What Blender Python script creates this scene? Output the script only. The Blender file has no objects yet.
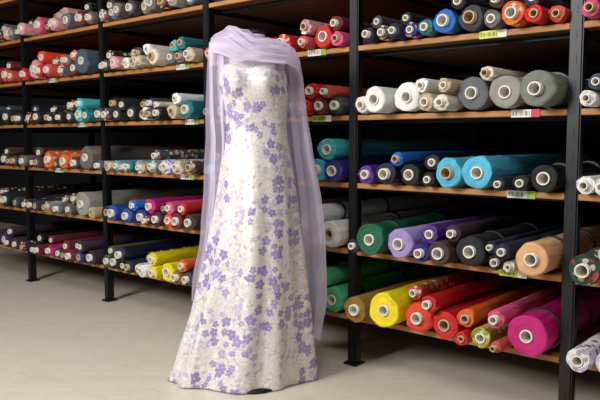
import bpy, bmesh, math, random
from math import sin, cos, pi, radians, sqrt, atan2
from mathutils import Vector, Matrix, noise as mnoise
random.seed(11)
scene = bpy.context.scene
try:
    scene.view_settings.view_transform = 'Standard'
except Exception:
    pass
COL = scene.collection

# ------------------------------------------------------------------ camera
CAM_H = 1.12
HEAD = radians(40.8)
PITCH = radians(4.9)
F = 700.0
cam_d = bpy.data.cameras.new("camera")
cam = bpy.data.objects.new("camera", cam_d)
COL.objects.link(cam)
cam.location = (0, 0, CAM_H)
cam.rotation_euler = (radians(90) - PITCH, 0, HEAD)
cam_d.sensor_width = 36
cam_d.lens = F / 600 * 36
scene.camera = cam
RM = cam.rotation_euler.to_matrix()

def bearing(px, py, Y):
    """survey point: where the line of sight meets the vertical plane Y; returns X, Z, metres per pixel"""
    v = RM @ Vector(((px - 300) / F, (200 - py) / F, -1))
    t = Y / v.y
    return v.x * t, CAM_H + v.z * t, t / F

# ------------------------------------------------------------------ helpers
def lin(c):
    out = []
    for x in c:
        x = x / 255.0
        out.append(x / 12.92 if x <= .04045 else ((x + .055) / 1.055) ** 2.4)
    return (*out, 1)

class N:
    def __init__(s, name):
        s.m = bpy.data.materials.new(name)
        s.m.use_nodes = True
        s.t = s.m.node_tree
        s.b = s.t.nodes["Principled BSDF"]
        s.out = s.t.nodes["Material Output"]
    def n(s, typ, **kw):
        nd = s.t.nodes.new(typ)
        for k, v in kw.items():
            if k.startswith('i_'):
                nd.inputs[k[2:].replace('_', ' ')].default_value = v
            else:
                setattr(nd, k, v)
        return nd
    def l(s, a, b):
        s.t.links.new(a, b)
    def math(s, op, a, b=None, clamp=False):
        nd = s.t.nodes.new('ShaderNodeMath'); nd.operation = op; nd.use_clamp = clamp
        for i, v in enumerate((a, b)):
            if v is None: continue
            if isinstance(v, (int, float)): nd.inputs[i].default_value = v
            else: s.l(v, nd.inputs[i])
        return nd.outputs[0]
    def mix(s, fac, a, b, blend='MIX'):
        nd = s.t.nodes.new('ShaderNodeMix'); nd.data_type = 'RGBA'; nd.blend_type = blend
        for sock, v in ((nd.inputs[0], fac), (nd.inputs[6], a), (nd.inputs[7], b)):
            if isinstance(v, (int, float)): sock.default_value = v
            elif isinstance(v, tuple): sock.default_value = v
            else: s.l(v, sock)
        return nd.outputs[2]
    def noise(s, vec, scale, detail=3, rough=.5):
        nd = s.n('ShaderNodeTexNoise'); nd.inputs['Scale'].default_value = scale
        nd.inputs['Detail'].default_value = detail; nd.inputs['Roughness'].default_value = rough
        if vec is not None: s.l(vec, nd.inputs['Vector'])
        return nd.outputs['Fac']
    def bump(s, h, strength=.3, dist=.01):
        nd = s.n('ShaderNodeBump'); nd.inputs['Strength'].default_value = strength
        nd.inputs['Distance'].default_value = dist
        s.l(h, nd.inputs['Height']); s.l(nd.outputs[0], s.b.inputs['Normal'])

def simple(name, rgb, rough=.6, metal=0, nscale=20, namt=.15):
    s = N(name)
    tc = s.n('ShaderNodeTexCoord')
    f = s.noise(tc.outputs['Object'], nscale)
    c = lin(rgb); dk = tuple(x * (1 - namt) for x in c[:3]) + (1,); lt = tuple(min(1, x * (1 + namt)) for x in c[:3]) + (1,)
    s.l(s.mix(f, dk, lt), s.b.inputs['Base Color'])
    s.b.inputs['Roughness'].default_value = rough
    s.b.inputs['Metallic'].default_value = metal
    return s.m

def mesh_obj(name, verts, faces, mats=(), smooth=True, parent=None, loc=(0, 0, 0), rotz=0):
    me = bpy.data.meshes.new(name)
    me.from_pydata(verts, [], faces)
    me.update()
    for m in mats: me.materials.append(m)
    if smooth:
        me.polygons.foreach_set('use_smooth', [True] * len(me.polygons))
    o = bpy.data.objects.new(name, me)
    COL.objects.link(o)
    o.location = loc
    o.rotation_euler = (0, 0, rotz)
    if parent: o.parent = parent
    return o

def box(name, x0, x1, y0, y1, z0, z1, mat, parent=None, bev=.003, under=None):
    bm = bmesh.new()
    bmesh.ops.create_cube(bm, size=1)
    cx, cy, cz = (x0 + x1) / 2, (y0 + y1) / 2, (z0 + z1) / 2
    for v in bm.verts:
        v.co = Vector((v.co.x * (x1 - x0), v.co.y * (y1 - y0), v.co.z * (z1 - z0)))
    if bev: bmesh.ops.bevel(bm, geom=bm.edges[:], offset=bev, segments=2, affect='EDGES')
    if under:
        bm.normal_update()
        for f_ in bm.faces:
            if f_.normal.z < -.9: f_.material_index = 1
    me = bpy.data.meshes.new(name); bm.to_mesh(me); bm.free()
    me.materials.append(mat)
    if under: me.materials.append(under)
    o = bpy.data.objects.new(name, me); COL.objects.link(o)
    o.location = (cx, cy, cz)
    if parent:
        o.parent = parent
        o.location = Vector((cx, cy, cz)) - parent.location
    return o

def tag(o, label, cat, group=None):
    o["label"] = label; o["category"] = cat
    if group: o["group"] = group

# ------------------------------------------------------------------ materials
def mat_floor():
    s = N("concrete_floor")
    tc = s.n('ShaderNodeTexCoord'); v = tc.outputs['Object']
    n1 = s.noise(v, 1.3, 6, .6); n2 = s.noise(v, 7, 5, .65); n3 = s.noise(v, 90, 3, .7)
    c = s.mix(n1, lin((206, 197, 180)), lin((228, 220, 205)))
    r = s.n('ShaderNodeValToRGB'); r.color_ramp.elements[0].position = .42; r.color_ramp.elements[1].position = .62
    s.l(n2, r.inputs[0])
    c = s.mix(s.math('MULTIPLY', r.outputs[0], .3), c, lin((196, 182, 158)))
    mp = s.n('ShaderNodeMapping'); mp.inputs['Scale'].default_value = (2, 9, 1); mp.inputs['Rotation'].default_value = (0, 0, .7)
    s.l(v, mp.inputs[0])
    sc_ = s.noise(mp.outputs[0], 4, 6, .75)
    rr = s.n('ShaderNodeValToRGB'); rr.color_ramp.elements[0].position = .56; rr.color_ramp.elements[1].position = .72
    s.l(sc_, rr.inputs[0])
    c = s.mix(s.math('MULTIPLY', rr.outputs[0], .35), c, lin((160, 148, 128)))
    sp = s.math('LESS_THAN', n3, .35)
    c = s.mix(s.math('MULTIPLY', sp, .3), c, lin((146, 134, 112)))
    s.l(c, s.b.inputs['Base Color'])
    s.l(s.math('ADD', s.math('MULTIPLY', n2, .35), .25), s.b.inputs['Roughness'])
    s.bump(n2, .06, .01)
    return s.m

def mat_wood(name, a, b):
    s = N(name)
    tc = s.n('ShaderNodeTexCoord')
    mp = s.n('ShaderNodeMapping'); mp.inputs['Scale'].default_value = (1.5, 14, 30)
    s.l(tc.outputs['Object'], mp.inputs[0])
    n1 = s.noise(mp.outputs[0], 3, 6, .6)
    n2 = s.noise(tc.outputs['Object'], 4, 3)
    c = s.mix(n1, lin(a), lin(b))
    c = s.mix(s.math('MULTIPLY', n2, .3), c, lin((90, 62, 38)))
    s.l(c, s.b.inputs['Base Color'])
    s.b.inputs['Roughness'].default_value = .6
    s.bump(n1, .2, .004)
    return s.m

M_floor = mat_floor()
M_wood = mat_wood("shelf_wood", (146, 94, 44), (220, 156, 90))
M_wood_shade = mat_wood("shelf_underside_shade", (70, 44, 24), (118, 76, 40))  # darker copy of the shelf wood, shade painted on board bottoms
M_black = simple("black_steel", (14, 15, 18), .42, .2, 30, .3)
M_darkwall = simple("dark_wall", (20, 19, 22), .9, 0, 3, .3)
M_core = simple("cardboard_core", (226, 220, 208), .75, 0, 60, .12)
M_core_b = simple("brown_cardboard_core", (190, 166, 134), .8, 0, 60, .15)
M_strap = simple("strap_plastic", (20, 36, 34), .4)

_fm = {}
def fabric(rgb, kind):
    key = (rgb, kind)
    if key in _fm: return _fm[key]
    c = lin(rgb)
    lum = sum(c[:3]) / 3
    dk = tuple(x * .66 for x in c[:3]) + (1,)
    lt = tuple(min(1, x * 1.25 + .008) for x in c[:3]) + (1,)
    def florals(s, tc, col):
        vo = s.n('ShaderNodeTexVoronoi'); vo.inputs['Scale'].default_value = 34
        s.l(tc.outputs['Object'], vo.inputs['Vector'])
        if lum < .35: A = [(232, 222, 205), (196, 60, 52), (210, 150, 50)]
        elif lum > .6: A = [(96, 64, 128), (150, 116, 176), (110, 100, 120)]
        else: A = [(120, 90, 150), (150, 104, 160), (246, 240, 240)]
        pick_ = s.n('ShaderNodeSeparateColor'); s.l(vo.outputs['Color'], pick_.inputs[0])
        ac = s.mix(s.math('GREATER_THAN', pick_.outputs[0], .4), lin(A[0]), lin(A[1]))
        ac = s.mix(s.math('GREATER_THAN', pick_.outputs[0], .72), ac, lin(A[2]))
        m_ = s.math('MULTIPLY', s.math('LESS_THAN', vo.outputs['Distance'], .46), s.math('GREATER_THAN', pick_.outputs[1], .2))
        return s.mix(s.math('MULTIPLY', m_, .85), col, ac)
    s = N("rolled_fabric")
    tc = s.n('ShaderNodeTexCoord')
    mp = s.n('ShaderNodeMapping'); mp.inputs['Scale'].default_value = (14, 2.6, 14); mp.inputs['Rotation'].default_value = (.12, 0, .16)
    s.l(tc.outputs['Object'], mp.inputs[0])
    n1 = s.noise(mp.outputs[0], 2.2, 5, .62)
    n2 = s.noise(tc.outputs['Object'], 260, 2)
    col = s.mix(n1, dk, lt)
    if kind == 'floral': col = florals(s, tc, col)
    s.l(col, s.b.inputs['Base Color'])
    s.b.inputs['Roughness'].default_value = .36 if kind == 'gloss' else .8
    if kind == 'gloss':
        s.b.inputs['Coat Weight'].default_value = .25
        s.b.inputs['Coat Roughness'].default_value = .25
    s.bump(s.math('ADD', n1, s.math('MULTIPLY', n2, .12)), 1.0, .020)
    body = s.m
    s = N("fabric_layers")
    tc = s.n('ShaderNodeTexCoord')
    sx = s.n('ShaderNodeSeparateXYZ'); s.l(tc.outputs['Object'], sx.inputs[0])
    nn = s.noise(tc.outputs['Object'], 22, 2)
    rr = s.math('SQRT', s.math('ADD', s.math('POWER', s.math('ABSOLUTE', sx.outputs[0]), 2), s.math('POWER', s.math('ABSOLUTE', sx.outputs[2]), 2)))
    wv = s.math('SINE', s.math('MULTIPLY', s.math('ADD', rr, s.math('MULTIPLY', nn, .016)), 1100))
    wv = s.math('ADD', s.math('MULTIPLY', wv, .5), .5)
    e_d = tuple(x * .62 for x in c[:3]) + (1,)
    e_l = tuple(min(1, x * 1.1 + .02) for x in c[:3]) + (1,)
    col = s.mix(wv, e_d, e_l)
    if kind == 'floral': col = s.mix(.7, col, florals(s, tc, col))
    s.l(col, s.b.inputs['Base Color'])
    s.b.inputs['Roughness'].default_value = .85
    s.bump(wv, .4, .003)
    _fm[key] = (body, s.m)
    return _fm[key]

# ------------------------------------------------------------------ room
D = 2.78
W = 1.06
XP = {t: -5.22 + W * t for t in range(-2, 6)}
SH = [.25, .58, .91, 1.24, 1.57, 1.90, 2.23]
DEPTH = 1.25
f = box("floor", -12, 4, -4, D + 1.75, -.1, 0, M_floor, bev=0); f["kind"] = "structure"
w = box("wall_back", -12, 4, D + 1.75, D + 1.9, 0, 3.2, M_darkwall, bev=0); w["kind"] = "structure"
w = box("wall_left", -12.15, -12, -4, D + 1.9, 0, 3.2, M_darkwall, bev=0); w["kind"] = "structure"

# ------------------------------------------------------------------ rack
rack = bpy.data.objects.new("shelving_rack", None); COL.objects.link(rack)
rack.location = (XP[2], D, 0)
tag(rack, "long black steel rack with brown wooden shelves holding fabric rolls", "shelving")
PW = .026
def post():
    bm = bmesh.new()
    bmesh.ops.create_cube(bm, size=1)
    for v in bm.verts: v.co = Vector((v.co.x * 2 * PW, v.co.y * .05, v.co.z * 2.6 + 1.3))
    bmesh.ops.bevel(bm, geom=[e for e in bm.edges if abs(e.verts[0].co.z - e.verts[1].co.z) > 1], offset=.006, segments=2, affect='EDGES')
    r = bmesh.ops.create_cube(bm, size=1)
    for v in r['verts']: v.co = Vector((v.co.x * .075, v.co.y * .08, v.co.z * .010 + .005))
    for i in range(26):
        r = bmesh.ops.create_cube(bm, size=1)
        for v in r['verts']: v.co = Vector((v.co.x * .008, v.co.y * .003 - .0255, v.co.z * .03 + .1 + i * .095))
    me = bpy.data.meshes.new("post"); bm.to_mesh(me); bm.free(); me.materials.append(M_black)
    return me
pme = post()
for t in range(-1, 6):
    for y in (D, D + DEPTH):
        o = bpy.data.objects.new("post", pme); COL.objects.link(o); o.parent = rack
        o.location = Vector((XP[t], y, 0)) - rack.location
for t in range(-1, 5):
    for i, z in enumerate(SH):
        x0, x1 = XP[t] + PW + .001, XP[t + 1] - PW - .001
        b = box("shelf_board", x0, x1, D - .022, D + DEPTH, z - .024, z, M_wood, rack, .002, M_wood_shade)
        for yy in (D + .08, D + DEPTH - .05):
            box("beam", x0, x1, yy, yy + .03, z - .042, z - .0245, M_black, rack, .002)
for t in range(-1, 6):
    for z in SH:
        box("side_rail", XP[t] - .012, XP[t] + .012, D + .026, D + DEPTH - .026, z - .05, z - .02, M_black, rack, .001)

# ------------------------------------------------------------------ fabric rolls
C = dict(
 white=(238,236,232), cream=(226,216,198), beige=(194,174,146), grey=(100,102,106), lgrey=(150,148,140), dgrey=(56,58,62),
 sage=(122,126,114), black=(16,16,20), navy=(22,26,54), blue=(30,70,150), bright=(26,105,190), cyan=(84,184,216), teal=(22,110,118),
 turq=(72,186,190), green=(14,95,62), mint=(84,186,136), purple=(84,44,135), violet=(66,38,112), lav=(162,140,198), indigo=(44,42,130),
 brown=(70,46,40), gold=(140,100,24), yellow=(244,220,16), orange=(226,100,40), redor=(226,64,28), red=(204,28,30), dred=(104,18,28),
 pink=(216,80,124), lpink=(218,156,160), magenta=(198,20,116), peach=(226,172,122), olive=(80,84,40), lime=(150,170,50), salmon=(206,78,68),
 slate=(64,80,98), plum=(58,30,52), taupe=(108,94,84), dkgreen=(26,62,54), palelav=(214,206,230), softteal=(110,160,162), tan=(150,136,100))
NM = dict(lgrey='light grey', dgrey='dark grey', bright='bright blue', turq='turquoise', lav='lavender', redor='orange red', dred='dark red', lpink='pale pink', gold='mustard', lime='yellow green', dkgreen='dark green', palelav='pale lavender', cyan='sky blue', softteal='soft teal', tan='olive tan', mint='mint green')

def roll_mesh(R, L, rc, mats, seed):
    rnd = random.Random(seed)
    NS = 30
    ph = [rnd.random() * 6.28 for _ in range(5)]
    verts = []; faces = []; mi = []
    prof = [(rc, .05, 0), (rc, 0, 0)]
    nr = 6
    for i in range(1, nr + 1):
        k = i / nr
        prof.append((rc + (R * .95 - rc) * k, rnd.uniform(-.005, .005) + (.002 if i == nr else 0), .6 * k))
    prof.append((R * .99, .010, 1))
    nl = 11
    for i in range(1, nl):
        prof.append((R * (1 - rnd.uniform(0, .05)), L * (i + rnd.uniform(-.3, .3)) / nl, 1))
    prof += [(R, L - .006, 1), (R * .96, L, 1), (rc, L, 0), (rc, L - .05, 0)]
    st = rnd.randrange(NS)
    for (r, y, wgt) in prof:
        for j in range(NS):
            a = 2 * pi * j / NS
            wob = .03 * (sin(2 * a + ph[0] + y) + 1) / 2 + .02 * (sin(5 * a + ph[1] + y * 4) + 1) / 2 + .065 * ((j - st) % NS) / NS
            rr = r * (1 - wgt * wob)
            yy = y + (wgt * (.011 * sin(2 * a + ph[2]) + .005 * sin(7 * a + ph[3]) + (.014 if (j - st) % NS < 3 else 0)) if y < .02 else 0)
            verts.append((rr * cos(a), yy, rr * sin(a)))
    for i in range(len(prof) - 1):
        for j in range(NS):
            a = i * NS + j; b = i * NS + (j + 1) % NS
            faces.append((a, b, b + NS, a + NS))
            mi.append(1 if (i <= nr or i >= len(prof) - 3) else 0)
    me = bpy.data.meshes.new("fabric_roll"); me.from_pydata(verts, [], faces)
    for m in mats: me.materials.append(m)
    me.polygons.foreach_set('material_index', mi)
    me.polygons.foreach_set('use_smooth', [True] * len(faces))
    me.update()
    return me

def tube_mesh(name, ro, ri, y0, y1, mat, NS=24):
    prof = [(ri, y1), (ri, y0), (ro - .0008, y0), (ro, y0 + .001), (ro, y1)]
    v = []; fs = []
    for r, y in prof:
        for j in range(NS):
            a = 2 * pi * j / NS; v.append((r * cos(a), y, r * sin(a)))
    for i in range(len(prof)):
        k = (i + 1) % len(prof)
        for j in range(NS):
            j2 = (j + 1) % NS
            fs.append((i * NS + j, i * NS + j2, k * NS + j2, k * NS + j))
    me = bpy.data.meshes.new(name); me.from_pydata(v, [], fs); me.update()
    me.polygons.foreach_set('use_smooth', [True] * len(fs))
    me.materials.append(mat)
    try: me.set_sharp_from_angle(angle=radians(40))
    except Exception: pass
    return me

cnt = 0
def add_roll(x, y, z, r, cname, kind, level, si):
    global cnt
    cnt += 1
    L = random.uniform(1.22, 1.30)
    mats = fabric(C[cname], kind)
    rc = min(.027, r * .47)
    me = roll_mesh(r - .001, L, rc, mats, cnt)
    o = bpy.data.objects.new("fabric_roll", me); COL.objects.link(o)
    o.location = (x, y, z)
    nm = NM.get(cname, cname)
    where = "lying on shelf" if level == 0 else "stacked on other rolls"
    look = {'plain': 'matte', 'gloss': 'glossy', 'floral': 'patterned'}[kind]
    tag(o, f"{look} {nm} fabric roll with cardboard core {where}", "fabric roll", "fabric rolls on the rack shelves")
    cm = M_core if random.random() < .8 else M_core_b
    pr = random.uniform(.006, .028)
    c = bpy.data.objects.new("core_tube", tube_mesh("core_tube", rc - .0004, rc - .0055 if rc > .02 else rc * .72, -pr, L + .005, cm))
    COL.objects.link(c); c.parent = o
    if r > .05 and x > -3.2 and random.random() < .75:
        for yy in (random.uniform(.14, .22), random.uniform(.45, .6)):
            s = bpy.data.objects.new("strap", tube_mesh("strap", r + .0004, r - .007, yy, yy + .010, M_strap, 30))
            COL.objects.link(s); s.parent = o

def do_row(bay, si, items, pal, p0=.12, n1=0, fill=True, xmax=None, xmin=None):
    xl = XP[bay] + PW + .004; xr = XP[bay + 1] - PW - .004
    if xmax: xr = min(xr, xmax)
    if xmin: xl = max(xl, xmin)
    zs = SH[si]; top = SH[si + 1] - .046
    L0 = []; L1 = []
    for it in items:
        px, py, rp, cn = it[:4]; lv = it[4] if len(it) > 4 else 0; kd = it[5] if len(it) > 5 else 'plain'
        p = p0 + random.uniform(-.03, .03)
        X, Z, mpp = bearing(px, py, D - p)
        r = rp * mpp
        (L0 if lv == 0 else L1).append([X, r, D - p, cn, kd])
    L0.sort()
    def legal():
        tot = sum(2 * q[1] for q in L0)
        if tot > (xr - xl) * .985:
            k = (xr - xl) * .985 / tot
            for q in L0: q[1] *= k
        cur = xl
        for q in L0:
            q[0] = max(q[0], cur + q[1] + .0009); cur = q[0] + q[1]
        cur = xr
        for q in reversed(L0):
            q[0] = min(q[0], cur - q[1] - .0009); cur = q[0] - q[1]
    legal()
    if fill:
        new = []; edges = [xl] + [e for q in L0 for e in (q[0] - q[1], q[0] + q[1])] + [xr]
        for a, b in zip(edges[0::2], edges[1::2]):
            while b - a > .066:
                r = min((b - a) / 2 - .001, random.uniform(.036, .052))
                new.append([a + r + .001, r, D - p0 - random.uniform(-.05, .03), *pick(pal)])
                a += 2 * r + .002
        L0.extend(new); L0.sort()
    placed = [(q[0], zs + q[1] + .0005, q[1]) for q in L0]
    for q, (x, z, r) in zip(L0, placed): add_roll(x, q[2], z, r, q[3], q[4], 0, si)
    used = set(); lv1 = []
    def valley(i, r):
        x1, z1, r1 = placed[i]; x2, z2, r2 = placed[i + 1]
        if x2 - x1 > r1 + r2 + 1.2 * r: return None
        lo, hi = x1, x2
        h = lambda x, xi, zi, ri: zi + sqrt(max(0, (ri + r) ** 2 - (x - xi) ** 2))
        for _ in range(40):
            m = (lo + hi) / 2
            if h(m, x1, z1, r1) > h(m, x2, z2, r2): lo = m
            else: hi = m
        m = (lo + hi) / 2
        z = max(h(m, x1, z1, r1), h(m, x2, z2, r2)) + .0006
        for (x3, z3, r3) in placed + lv1:
            if (x3 - m) ** 2 + (z3 - z) ** 2 < (r3 + r - .0005) ** 2: return None
        if z + r > top or m - r < xl or m + r > xr: return None
        return m, z
    def put(X, r, Y, cn, kd):
        order = sorted([i for i in range(len(placed) - 1) if i not in used], key=lambda i: abs((placed[i][0] + placed[i + 1][0]) / 2 - X))
        for i in order[:3]:
            for rr in (r, r * .85, r * .72):
                v = valley(i, rr)
                if v:
                    used.add(i); lv1.append((v[0], v[1], rr)); add_roll(v[0], Y, v[1], rr, cn, kd, 1, si); return
    for q in L1: put(*q)
    for _ in range(n1):
        put(random.uniform(xl, xr), random.uniform(.034, .045), D - p0 + random.uniform(.0, .1), *pick(pal))

def pick(pal):
    c = random.choice(pal)
    return (c, random.choice(['plain', 'plain', 'gloss', 'floral'])) if isinstance(c, str) else c

G = 'gloss'; FL = 'floral'; P = 'plain'
do_row(3, 4, [(368,25,8,'navy'),(383,26,8,'dgrey',0,FL),(397,25,8,'navy'),(411,23,8,'indigo',0,FL),(424,20,9,'teal',0,G),(443,14,13,'bright',0,G),
  (470,13,14,'dgrey'),(495,9,10,'grey'),(519,9,13,'orange',0,FL),(540,9,10,'red'),(558,9,9,'salmon'),(376,10,7,'dgrey',1),(404,8,7,'black',1),(505,-5,9,'brown',1)], ['dgrey','navy','black'], .08, 2)
do_row(3, 3, [(374,92,14,'white'),(403,92,16,'white'),(429,94,10,'beige',0,P),(447,94,9,'cream'),(424,77,8,'white',1),(444,78,8,'beige',1),(470,85,18,'grey'),
  (508,86,18,'lgrey'),(545,83,20,'sage'),(492,62,8,'cream',1)], ['white','cream'], .10, 0)
do_row(3, 2, [(366,166,10,'purple',0,G),(386,165,12,'navy',0,G),(409,168,12,'black',0,G),(426,173,8,'black'),(447,167,16,'cyan',0,G),(482,166,18,'cyan',0,G),
  (505,176,8,'black'),(520,177,9,'black'),(547,171,15,'black',0,G),(395,148,8,'bright',1,G)], ['black','navy'], .10, 1)
do_row(3, 1, [(371,232,17,'green',0,G),(399,236,16,'lav',0,P),(422,245,10,'indigo',0,P),(444,243,13,'brown'),(474,249,17,'black'),(499,256,9,'black'),(516,257,7,'cream'),
  (542,252,19,'peach',0,P),(425,222,10,'purple',1,G),(450,222,9,'plum',1),(495,232,9,'navy',1)], ['navy','black'], .12, 1)
do_row(3, 0, [(363,302,15,'gold',0,P),(391,306,20,'yellow',0,G),(421,315,17,'redor',0,G),(448,321,16,'red',0,G),(468,326,8,'red',0,G),(487,328,12,'lime',0,FL),(505,333,7,'salmon'),
  (537,330,24,'magenta',0,G),(508,315,10,'pink',1),(457,300,10,'orange',1,G),(478,310,10,'red',1,G)], ['red','salmon'], .125, 1)
XM = -.56
do_row(4, 4, [(590,6,10,'brown'),(577,5,10,'pink'),(612,3,10,'red')], ['red'], .08, 0, True, XM)
do_row(4, 3, [(587,94,9,'white'),(603,92,10,'white',0,FL),(592,75,9,'slate',1),(620,92,11,'white')], ['white','slate'], .1, 1, True, XM)
do_row(4, 2, [(583,180,10,'white'),(603,178,10,'white'),(622,180,11,'cream')], ['white'], .1, 0, True, XM)
do_row(4, 1, [(584,259,17,'dkgreen',0,FL),(614,265,12,'dred',0,FL),(636,265,12,'cream'),(600,232,11,'cream',1)], ['dred'], .15, 0, True, XM)
do_row(4, 0, [(578,346,13,'white',0,FL),(602,350,13,'palelav',0,FL),(628,350,13,'lav',0,FL)], ['white','lav'], .15, 0, True, XM)
do_row(2, 4, [(283,33,9,'red',0,FL),(303,38,7,'salmon'),(330,30,12,'red',0,G),(348,38,8,'pink'),(300,22,8,'lpink',1,FL),(222,48,8,'beige'),(345,22,8,'dred',1)], ['pink','red','white'], .07, 2)
do_row(2, 3, [(313,96,9,'red'),(330,98,10,'dred'),(347,98,10,'dgrey'),(322,84,7,'salmon',1),(222,100,8,'white')], ['red','black','brown'], .07, 1)
do_row(2, 2, [(325,158,12,'cyan',0,G),(347,162,12,'indigo',0,G),(328,138,12,'turq',1,G)], ['blue','bright','cyan'], .07, 1)
do_row(2, 1, [(343,230,15,'white'),(320,228,12,'white',0,P),(335,208,11,'white',1)], ['white'], .07, 1)
do_row(2, 0, [(344,292,14,'mint',0,G),(322,285,13,'mint',0,G),(336,270,11,'mint',1,G)], [('mint', 'gloss'), ('turq', 'gloss')], .06, 1)
do_row(1, 5, [(113,4,7,'grey'),(130,4,8,'dgrey'),(150,3,8,'taupe'),(172,2,9,'lgrey')], ['grey','dgrey','taupe'], .08, 1)
do_row(1, 4, [(113,57,7,'lpink'),(126,56,6,'white'),(138,55,6,'beige'),(152,51,9,'cream'),(170,50,7,'grey'),(185,48,7,'taupe'),(199,47,8,'beige'),(175,36,6,'turq',1),(188,34,7,'teal',1),(146,38,6,'white',1),(196,34,6,'dgrey',1)], ['beige','dgrey','black'], .1, 3)
do_row(1, 3, [(116,106,7,'black'),(131,105,8,'black'),(145,104,7,'white'),(157,104,7,'black'),(172,103,8,'beige'),(197,103,10,'teal',0,G),(125,90,6,'black',1),(150,92,6,'dgrey',1),(165,91,6,'white',1),(183,89,6,'cream',1)], ['black','dgrey'], .1, 3)
do_row(1, 2, [(116,159,6,'softteal'),(128,160,6,'teal'),(140,160,6,'beige',0,FL),(152,161,7,'softteal',0,FL),(167,161,8,'palelav',0,FL),(183,161,8,'beige'),(198,162,8,'dgrey',0,FL)], ['slate','softteal','beige'], .09, 1)
do_row(1, 1, [(112,212,9,'blue',0,G),(126,213,8,'blue',0,G),(141,213,8,'indigo',0,G),(157,213,8,'plum'),(172,215,8,'redor'),(184,218,9,'dred',0,G),(199,219,9,'brown'),(150,198,8,'magenta',1,G),(132,200,6,'bright',1),(168,200,7,'pink',1),(190,203,7,'red',1)], ['black','plum','dred'], .1, 2)
do_row(1, 0, [(114,263,8,'black'),(128,264,7,'navy'),(141,265,7,'white'),(153,266,7,'yellow',0,G),(167,266,10,'yellow',0,G),(184,268,8,'gold',0,P),(198,270,8,'dgrey'),(118,248,8,'navy',1,G),(150,252,7,'yellow',1,G),(180,252,7,'orange',1)], ['black','olive','cream'], .1, 2)
do_row(0, 5, [(38,20,9,'pink'),(52,18,7,'lpink'),(66,16,8,'grey'),(82,14,8,'dred'),(95,13,7,'taupe')], ['dgrey','lpink','black'], .08, 4)
do_row(0, 4, [(34,63,10,'lpink'),(47,64,7,'salmon'),(60,64,7,'red',0,FL),(74,62,7,'dred'),(92,56,13,'slate'),(40,50,7,'redor',1),(70,47,6,'taupe',1)], ['red','salmon','grey'], .1, 3)
do_row(0, 3, [(36,112,7,'black'),(48,111,6,'navy'),(59,111,6,'black'),(70,110,6,'dgrey'),(82,110,8,'turq',0,G),(96,110,7,'teal'),(84,96,6,'turq',1)], ['black','navy','black'], .1, 3)
do_row(0, 2, [(36,157,6,'brown'),(47,154,9,'orange',0,FL),(63,154,8,'orange',0,FL),(77,157,7,'brown'),(93,151,13,'taupe')], ['brown','black','taupe'], .1, 1)
do_row(0, 1, [(35,205,6,'dgrey'),(46,206,6,'lgrey',0,FL),(57,207,6,'grey'),(68,207,6,'taupe'),(88,202,13,'lgrey'),(101,207,6,'beige')], ['dgrey','black','taupe'], .1, 2)
do_row(0, 0, [(37,241,6,'dred'),(48,243,6,'magenta'),(58,244,6,'plum'),(69,246,7,'dred'),(82,248,7,'violet'),(95,249,8,'plum'),(65,234,6,'dred',1),(90,236,6,'plum',1)], ['plum','dred','black'], .1, 3)
XN = -5.9
do_row(-1, 5, [(8,22,7,'lpink'),(20,20,6,'grey')], ['grey','dgrey'], .08, 2, True, None, XN)
do_row(-1, 4, [(5,72,8,'red',0,FL),(17,72,6,'salmon')], ['dred','salmon'], .08, 2, True, None, XN)
do_row(-1, 3, [(6,116,8,'black'),(18,115,6,'navy')], ['black','slate'], .08, 2, True, None, XN)
do_row(-1, 2, [(5,157,7,'dgrey'),(17,157,6,'brown')], ['brown','black'], .08, 2, True, None, XN)
do_row(-1, 1, [(5,198,8,'black'),(17,199,6,'dgrey')], ['olive','black'], .08, 2, True, None, XN)
do_row(-1, 0, [(4,236,7,'violet'),(16,238,6,'plum')], [('violet','plain'),('plum','plain')], .08, 2, True, None, XN)
print("ROLLS", cnt)

# ------------------------------------------------------------------ shelf labels
def label_mat(base, mark):
    s = N("shelf_label_card")
    tc = s.n('ShaderNodeTexCoord')
    sx = s.n('ShaderNodeSeparateXYZ'); s.l(tc.outputs['Object'], sx.inputs[0])
    nz = s.n('ShaderNodeTexNoise'); nz.noise_dimensions = '1D'; nz.inputs['Scale'].default_value = 260; nz.inputs['Detail'].default_value = 0
    s.l(sx.outputs[0], nz.inputs['W'])
    b = s.math('GREATER_THAN', nz.outputs['Fac'], .52)
    m = s.math('MULTIPLY', s.math('LESS_THAN', s.math('ABSOLUTE', sx.outputs[2]), .009), s.math('LESS_THAN', sx.outputs[0], .018))
    side = s.math('GREATER_THAN', sx.outputs[0], .024)
    c = s.mix(s.math('MULTIPLY', b, m), lin(base), lin((30, 28, 30)))
    c = s.mix(side, c, lin(mark))
    s.l(c, s.b.inputs['Base Color']); s.b.inputs['Roughness'].default_value = .5
    return s.m
LM = {'y': label_mat((206, 214, 60), (235, 235, 225)), 'r': label_mat((235, 225, 224), (215, 40, 80)), 'w': label_mat((228, 232, 225), (150, 180, 60))}
LN = {'y': "yellow-green shelf price label with barcode", 'r': "white and red shelf price label with barcode", 'w': "white shelf price label with barcode"}
for px, si, k in [(493,4,'y'),(320,4,'w'),(187,4,'w'),(527,3,'r'),(325,3,'y'),(525,2,'w'),(519,1,'y'),(195,3,'w'),(58,4,'w'),(86,3,'w'),(190,2,'w'),(62,2,'w')]:
    X, Z, _ = bearing(px, 140, D)
    t = box("shelf_label", X - .06, X + .06, D - .0255, D - .0228, SH[si] - .028, SH[si] + .003, LM[k], rack, 0)
    t["label"] = LN[k]

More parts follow.
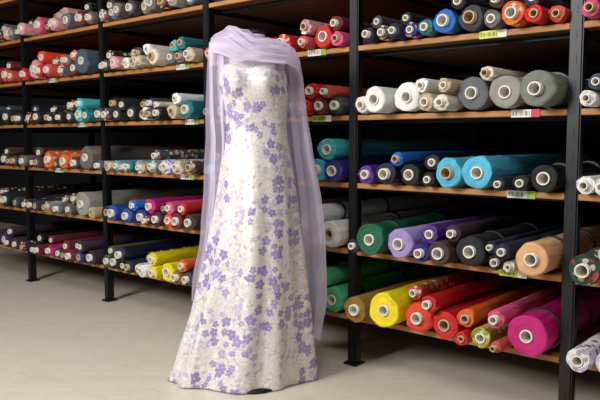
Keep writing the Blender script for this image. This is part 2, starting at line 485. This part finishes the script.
# ------------------------------------------------------------------ gown, dress form, shawl
OX, OY = -2.365 + .055, 2.356 - .064
def interp(tab, z):
    if z >= tab[0][0]: return tab[0][1:]
    for a, b in zip(tab, tab[1:]):
        if a[0] >= z >= b[0]:
            k = (a[0] - z) / (a[0] - b[0])
            k = k * k * (3 - 2 * k) * .2 + k * .8
            return tuple(p + (q - p) * k for p, q in zip(a[1:], b[1:]))
    return tab[-1][1:]
GP = [(1.445,-.122,.178,.108),(1.386,-.130,.196,.124),(1.32,-.124,.2,.122),(1.25,-.112,.191,.110),(1.17,-.105,.190,.104),(1.08,-.109,.201,.113),(.96,-.122,.220,.13),(.8,-.142,.238,.146),
      (.576,-.182,.260,.168),(.338,-.242,.280,.190),(.1,-.320,.298,.215),(.004,-.360,.305,.226)]
def gown_point(th, z):
    L, R, b = interp(GP, z)
    uc = (L + R) / 2; a = (R - L) / 2
    k = max(0, min(1, (1.15 - z) / 1.15)); A = .001 + .025 * k ** 1.0
    fold = sin(5 * th + .8 + .5 * z) * .7 + sin(9 * th + 2.1 - .8 * z) * .55 + sin(14 * th + .4 + 1.2 * z) * .3
    m = 1 + A * fold / a
    x = uc + a * m * sin(th); v = b * m * cos(th)
    for s_ in (-1, 1):
        bx = uc + s_ * .074
        g = math.exp(-(((x - bx) / .05) ** 2 + ((z - 1.375) / .048) ** 2))
        if cos(th) > 0: v += .038 * g
    v += .0025 * mnoise.noise(Vector((x * 6, z * 26 + x * 12, 1))) * (1 if z > .9 else .5)
    return x, -v, z
NA, NZ = 220, 140
verts, faces, uvs = [], [], []
ZT, ZB = 1.445, .004
for i in range(NZ + 1):
    k = i / NZ; z0 = ZT + (ZB - ZT) * k
    for j in range(NA + 1):
        th = -pi + 2 * pi * j / NA
        dz = 0
        if i < 9:
            sw = .020 * abs(sin(th * 1.9)) if abs(th) < 1.6 else -.02 * min(1, abs(th) - 1.6)
            dz = (9 - i) / 9 * (sw - .006)
        x, y, z = gown_point(th, z0)
        verts.append((x, y, z + dz))
        L, R, b = interp(GP, z0)
        uvs.append((th * (.06 + (R - L) / 2 * .75), z0))
w = NA + 1
for i in range(NZ):
    for j in range(NA):
        a = i * w + j
        faces.append((a, a + w, a + w + 1, a + 1))

def flower_layer(s, uv, scale, r0, r1, dens, petals=5, seedoff=0.0, cl=.32, rag=.12):
    sc = s.n('ShaderNodeVectorMath', operation='MULTIPLY_ADD'); sc.inputs[1].default_value = (scale, scale, scale); sc.inputs[2].default_value = (seedoff, seedoff * 1.7, 0)
    s.l(uv, sc.inputs[0])
    vo = s.n('ShaderNodeTexVoronoi'); vo.voronoi_dimensions = '2D'; vo.inputs['Scale'].default_value = 1; vo.inputs['Randomness'].default_value = .9
    s.l(sc.outputs[0], vo.inputs['Vector'])
    df = s.n('ShaderNodeVectorMath', operation='SUBTRACT'); s.l(sc.outputs[0], df.inputs[0]); s.l(vo.outputs['Position'], df.inputs[1])
    xy = s.n('ShaderNodeSeparateXYZ'); s.l(df.outputs[0], xy.inputs[0])
    rn = s.n('ShaderNodeSeparateColor'); s.l(vo.outputs['Color'], rn.inputs[0])
    ang = s.math('ARCTAN2', xy.outputs[1], xy.outputs[0])
    ang = s.math('ADD', s.math('MULTIPLY', ang, float(petals)), s.math('MULTIPLY', rn.outputs[1], 6.28))
    pet = s.math('POWER', s.math('ABSOLUTE', s.math('COSINE', s.math('MULTIPLY', ang, .5))), .6)
    size = s.math('ADD', s.math('MULTIPLY', rn.outputs[2], .55), .62)
    thr = s.math('MULTIPLY', s.math('ADD', s.math('MULTIPLY', pet, r1), r0), size)
    rg = s.noise(uv, 130, 2, .6)
    dist = s.math('ADD', vo.outputs['Distance'], s.math('MULTIPLY', s.math('SUBTRACT', rg, .5), rag))
    m = s.math('MULTIPLY', s.math('SUBTRACT', thr, dist), 13.0, True)
    clus = s.noise(vo.outputs['Position'], cl, 2)
    on = s.math('MULTIPLY', s.math('SUBTRACT', clus, dens), 30.0, True)
    ctr = s.math('LESS_THAN', dist, .08)
    return s.math('MULTIPLY', m, on), rn.outputs[0], ctr, on

s = N("floral_brocade")
tcn = s.n('ShaderNodeUVMap'); tcn.uv_map = "UVMap"; uv0 = tcn.outputs[0]
wn = s.n('ShaderNodeTexNoise'); wn.inputs['Scale'].default_value = 14; wn.inputs['Detail'].default_value = 1; s.l(uv0, wn.inputs['Vector'])
wa = s.n('ShaderNodeVectorMath', operation='MULTIPLY_ADD'); s.l(wn.outputs['Color'], wa.inputs[0]); wa.inputs[1].default_value = (.027, .027, 0); s.l(uv0, wa.inputs[2])
uv = wa.outputs[0]
n1 = s.noise(uv, 80, 3, .55)
rp = s.n('ShaderNodeValToRGB'); rp.color_ramp.elements[0].position = .36; rp.color_ramp.elements[1].position = .64; s.l(n1, rp.inputs[0])
base = s.mix(rp.outputs[0], lin((206, 201, 200)), lin((228, 222, 214)))
vn = s.n('ShaderNodeTexNoise'); vn.inputs['Scale'].default_value = 9; vn.inputs['Detail'].default_value = 1; vn.inputs['Distortion'].default_value = 1.2; s.l(uv, vn.inputs['Vector'])
vine = s.math('LESS_THAN', s.math('ABSOLUTE', s.math('SUBTRACT', vn.outputs['Fac'], .5)), .009)
base = s.mix(s.math('MULTIPLY', vine, .5), base, lin((152, 138, 178)))
mS, rS, cS, oS = flower_layer(s, uv, 34, .20, .24, .46, 5, 3.3, .3, .12)
base = s.mix(s.math('MULTIPLY', mS, .6), base, s.mix(s.math('GREATER_THAN', rS, .5), lin((240, 235, 228)), lin((164, 150, 194))))
mB, rB, cB, oB = flower_layer(s, uv, 20.5, .27, .25, .485, 5, 8.1, .22, .15)
purp = s.mix(rB, lin((112, 96, 160)), lin((154, 139, 192)))
purp = s.mix(s.math('MULTIPLY', s.noise(uv, 120, 2), .3), purp, lin((192, 182, 212)))
purp = s.mix(s.math('MULTIPLY', cB, .6), purp, lin((212, 204, 222)))
base = s.mix(s.math('MULTIPLY', mB, .9), base, purp)
s.l(base, s.b.inputs['Base Color'])
s.b.inputs['Roughness'].default_value = .38
s.b.inputs['Metallic'].default_value = .16
h = s.math('ADD', s.math('MULTIPLY', n1, .35), s.math('ADD', s.math('MULTIPLY', mB, .5), s.math('MULTIPLY', mS, .35)))
s.bump(h, .28, .006)
gown = mesh_obj("evening_gown", verts, faces, [s.m], True, None, (OX, OY, 0), HEAD)
uvl = gown.data.uv_layers.new(name="UVMap")
for lp in gown.data.loops: uvl.data[lp.index].uv = uvs[lp.vertex_index]
sol = gown.modifiers.new("thickness", 'SOLIDIFY'); sol.thickness = .003; sol.offset = -1
tag(gown, "strapless silver-white brocade gown with lavender flowers on a dress form", "dress")

form = bpy.data.objects.new("dress_form", None); COL.objects.link(form); form.location = (OX, OY, 0); form.rotation_euler = (0, 0, HEAD)
tag(form, "white dress form on round black stand, wearing the gown", "mannequin")
M_form = simple("form_cloth", (206, 198, 200), .8, 0, 80, .08)
FP = [(1.600,.049,.047),(1.575,.052,.05),(1.55,.068,.055),(1.53,.11,.064),(1.50,.140,.072),(1.465,.142,.08),(1.42,.125,.088),(1.36,.135,.1),(1.27,.118,.086),(1.17,.108,.078),(1.05,.12,.088),(.9,.14,.105),(.84,.14,.10),(.82,.10,.08),(.815,.0,.0)]
v = []; fc = []; n = 40
rows = []
for a, b in zip(FP, FP[1:]):
    for q in range(4):
        k = q / 4; rows.append(tuple(x + (y - x) * k for x, y in zip(a, b)))
rows.append(FP[-1])
for z, a, b in rows:
    for j in range(n):
        th = 2 * pi * j / n
        v.append((.042 + a * sin(th), -b * cos(th), z))
for i in range(len(rows) - 1):
    for j in range(n):
        p = i * n + j; q = i * n + (j + 1) % n
        fc.append((p, p + n, q + n, q))
fc.append(tuple(range(n)))
mesh_obj("torso", v, fc, [M_form], True, form)
def lathe(name, prof, cx, cy, mat, parent, n=40):
    v = []; fc = []
    for r, z in prof:
        for j in range(n):
            a = 2 * pi * j / n; v.append((cx + r * cos(a), cy + r * sin(a), z))
    for i in range(len(prof) - 1):
        for j in range(n):
            p = i * n + j; q = i * n + (j + 1) % n
            fc.append((p, q, q + n, p + n))
    fc.append(tuple(range(n))[::-1]); fc.append(tuple((len(prof) - 1) * n + j for j in range(n)))
    return mesh_obj(name, v, fc, [mat], True, parent)
lathe("neck_cap", [(.050,1.597),(.052,1.602),(.051,1.612),(.03,1.620),(.002,1.622)], .042, 0, M_black, form)
lathe("pole", [(.016,.03),(.016,.84)], .042, -.02, M_black, form, 20)
lathe("stand_base", [(.125,.001),(.133,.004),(.133,.010),(.125,.015),(.06,.025),(.03,.04),(.02,.05)], .035, -.108, M_black, form)

# ---- shawl
s = N("lavender_chiffon")
tc = s.n('ShaderNodeTexCoord')
nf = s.noise(tc.outputs['Object'], 5, 3)
colr = s.mix(nf, lin((212, 200, 226)), lin((234, 224, 242)))
dif = s.n('ShaderNodeBsdfDiffuse'); tr = s.n('ShaderNodeBsdfTranslucent'); tp = s.n('ShaderNodeBsdfTransparent')
s.l(colr, dif.inputs[0]); s.l(colr, tr.inputs[0])
m1 = s.n('ShaderNodeMixShader'); m1.inputs[0].default_value = .22; s.l(dif.outputs[0], m1.inputs[1]); s.l(tr.outputs[0], m1.inputs[2])
lw = s.n('ShaderNodeLayerWeight'); lw.inputs['Blend'].default_value = .35
tf = s.math('SUBTRACT', .33, s.math('MULTIPLY', lw.outputs['Facing'], .30))
m2 = s.n('ShaderNodeMixShader'); s.l(tf, m2.inputs[0]); s.l(m1.outputs[0], m2.inputs[1]); s.l(tp.outputs[0], m2.inputs[2])
s.l(m2.outputs[0], s.out.inputs[0])
M_chif = s.m
SV, SF = [], []
def grid(fn, nu, nv):
    base = len(SV)
    for i in range(nv + 1):
        for j in range(nu + 1):
            SV.append(fn(j / nu, i / nv))
    wd = nu + 1
    for i in range(nv):
        for j in range(nu):
            SF.append((base + i * wd + j, base + (i + 1) * wd + j, base + (i + 1) * wd + j + 1, base + i * wd + j + 1))
def ridge(x):
    s_ = sin(x); return (1 - sqrt(s_ * s_ + .02)) * 1.4 - .5
def nz(a, b, c=0): return mnoise.noise(Vector((a, b, c)))
def sm(T, x):
    for (x0, y0), (x1, y1) in zip(T, T[1:]):
        if x <= x1:
            k = max(0, (x - x0) / (x1 - x0)); k = k * k * (3 - 2 * k) * .5 + k * .5
            return y0 + (y1 - y0) * k
    return T[-1][1]
XL, XR = -.160, .254
TOPE = [(-.160, 1.540), (-.153, 1.582), (-.13, 1.602), (-.10, 1.616), (-.07, 1.640), (-.035, 1.636), (.005, 1.610), (.05, 1.592), (.10, 1.588), (.15, 1.578), (.19, 1.562), (.224, 1.536), (.247, 1.495), (.254, 1.45)]
BOTE = [(-.160, 1.520), (-.13, 1.506), (-.09, 1.490), (-.03, 1.474), (.05, 1.460), (.12, 1.456), (.19, 1.455), (.23, 1.44), (.254, 1.415)]
def cowl_front(s_, k):
    x = XL + (XR - XL) * s_
    t, b = sm(TOPE, x), sm(BOTE, x)
    c = max(0, 1 - ((x - .047) / .208) ** 2)
    z = t + (b - t) * k - .014 * c * max(0, 1 - k * 6)
    y = -(.004 + (.060 + .072 * k ** .85) * c ** .5)
    ph = 12 * k - 5.0 * (s_ - .1) + 2.0 * nz(s_ * 1.7, k * 1.3, 3) + 5.5 * (s_ - .45) ** 2
    env = min(1, k * 7 + .2) * (.35 + .65 * c)
    amp = .018 * (1 + .8 * nz(s_ * 3, k * 2.5, 17))
    fo = ridge(ph) * amp + .003 * ridge(ph * 2.3 + 4 * nz(s_ * 3, k, 4)) + .006 * nz(s_ * 6, k * 5, 8)
    y -= fo * env
    z += fo * env * .6 + .010 * nz(s_ * 5, 2, 9) * k
    return (x, y, z)
grid(cowl_front, 160, 130)
def cowl_back(s_, k):
    x = XL + (XR - XL) * s_
    t, b = sm(TOPE, x), sm(BOTE, x)
    z = t + (b - t) * k
    c = max(0, 1 - ((x - .047) / .208) ** 2)
    y = (-.004 + (.05 + .06 * k) * c ** .55)
    ph = 10 * k + 3 * s_ + 2 * nz(s_ * 1.7, k * 1.6, 13)
    y += ridge(ph) * .014 * min(1, k * 5) * c
    return (x, y, z)
grid(cowl_back, 80, 50)
def neck_loop(s_, k):
    th = 2 * pi * s_
    a = .062 + .050 * k + .010 * sin(2 * th + 1)
    b = .058 + .030 * k
    z = 1.618 - .055 * k + .014 * sin(th + 3.9) - .026 * max(0, sin(th)) * (1 - .3 * k) + .010 * nz(sin(th) * 2, cos(th) * 2, 5)
    f_ = .010 * ridge(k * 6 + 1.8 * sin(th) + 2 * nz(sin(th), cos(th) + k))
    return (.020 + (a + f_) * sin(th), -(b + f_) * cos(th), z + f_ * .5)
grid(neck_loop, 100, 36)
def lerp_tab(T, k):
    q = k * (len(T) - 1); i = min(len(T) - 2, int(q)); fq = q - i
    return T[i] + (T[i + 1] - T[i]) * fq
def drape(s_, k, n, sd):
    """irregular soft vertical folds"""
    ws = s_ + .20 * nz(s_ * 1.8, k * 1.0, sd) + .04 * nz(s_ * 5, k * 2.4, sd + 3)
    a = .5 + .9 * abs(nz(s_ * 3, k * 1.8, sd + 7)) + .4 * nz(k * 2, s_, sd + 9)
    return sin(ws * n) * a * .019 + .0025 * sin(ws * n * 2.7 + 4 * nz(k, s_, sd))
def pan_left(s_, k):
    L = [-.160, -.166, -.171, -.177, -.186, -.197, -.213, -.236, -.250]; R = [-.100, -.088, -.084, -.082, -.086, -.102, -.133, -.172, -.207]
    l, r = lerp_tab(L, k), lerp_tab(R, k)
    z = 1.56 + .035 * s_ * (1 - min(1, k * 6)) - k * 1.21
    x = l + (r - l) * s_
    top = min(1, k / .10)
    y = -.03 + (-.045 + .035 * k + .05 * s_ * k) * top + drape(s_, k, 12, 1) * (.55 + .45 * k) * top + .025 * nz(k * 2.2, 9)
    x += (.012 * nz(k * 2.5, s_ * 1.5, 2) + .008 * nz(k * 6, 3)) * top
    z += (.02 * sin(s_ * 7 + 1) + .02 * s_) * k
    return (x, y, z)
grid(pan_left, 90, 120)
def pan_right(s_, k):
    L = [.165, .17, .175, .175, .18, .18, .185, .19, .21]; R = [.252, .266, .290, .318, .350, .366, .378, .378, .352]
    l, r = lerp_tab(L, k), lerp_tab(R, k)
    z = 1.55 - .07 * s_ * (1 - min(1, k * 8)) - k * (1.40 - .10 * (1 - s_))
    x = l + (r - l) * s_
    top = min(1, k / .12)
    back = .0 + top * ((.07 + .05 * k) * (1 - .55 * s_))
    y = back + drape(s_, k, 14, 21) * (.55 + .45 * k) * top
    x += (.012 * nz(k * 2.5, s_ * 1.5, 12) + .008 * nz(k * 6, 13)) * top
    return (x, y, z)
grid(pan_right, 90, 120)
shawl = mesh_obj("shawl", SV, SF, [M_chif], True, None, (OX, OY, 0), HEAD)
tag(shawl, "sheer lavender chiffon shawl draped around neck, trailing beside gown", "shawl")

# ------------------------------------------------------------------ lights
def area(name, loc, target, size, energy, col=(1, 1, 1)):
    l = bpy.data.lights.new(name, 'AREA'); l.shape = 'RECTANGLE'; l.size = size[0]; l.size_y = size[1]; l.energy = energy; l.color = col
    o = bpy.data.objects.new(name, l); COL.objects.link(o); o.location = loc
    o.rotation_euler = (Vector(target) - Vector(loc)).to_track_quat('-Z', 'Y').to_euler()
    return o
area("softbox_light", (-2.9, -1.3, 2.5), (-2.2, 2.6, .9), (1.4, 1.1), 174, (1, .98, .96))
area("overhead_fill", (-.6, .6, 3.3), (-1.4, 2.4, .3), (2.0, .9), 46, (1, .985, .965))  # added fill lamp overhead, not a fixture of the room
area("overhead_fill", (-5.0, .4, 3.3), (-4.6, 2.0, .1), (2.0, .9), 16, (1, .985, .965))  # second added fill, weaker, over the left bays
wd = bpy.data.worlds.new("world"); scene.world = wd; wd.use_nodes = True
wd.node_tree.nodes["Background"].inputs[0].default_value = (.82, .83, .88, 1)
wd.node_tree.nodes["Background"].inputs[1].default_value = .12
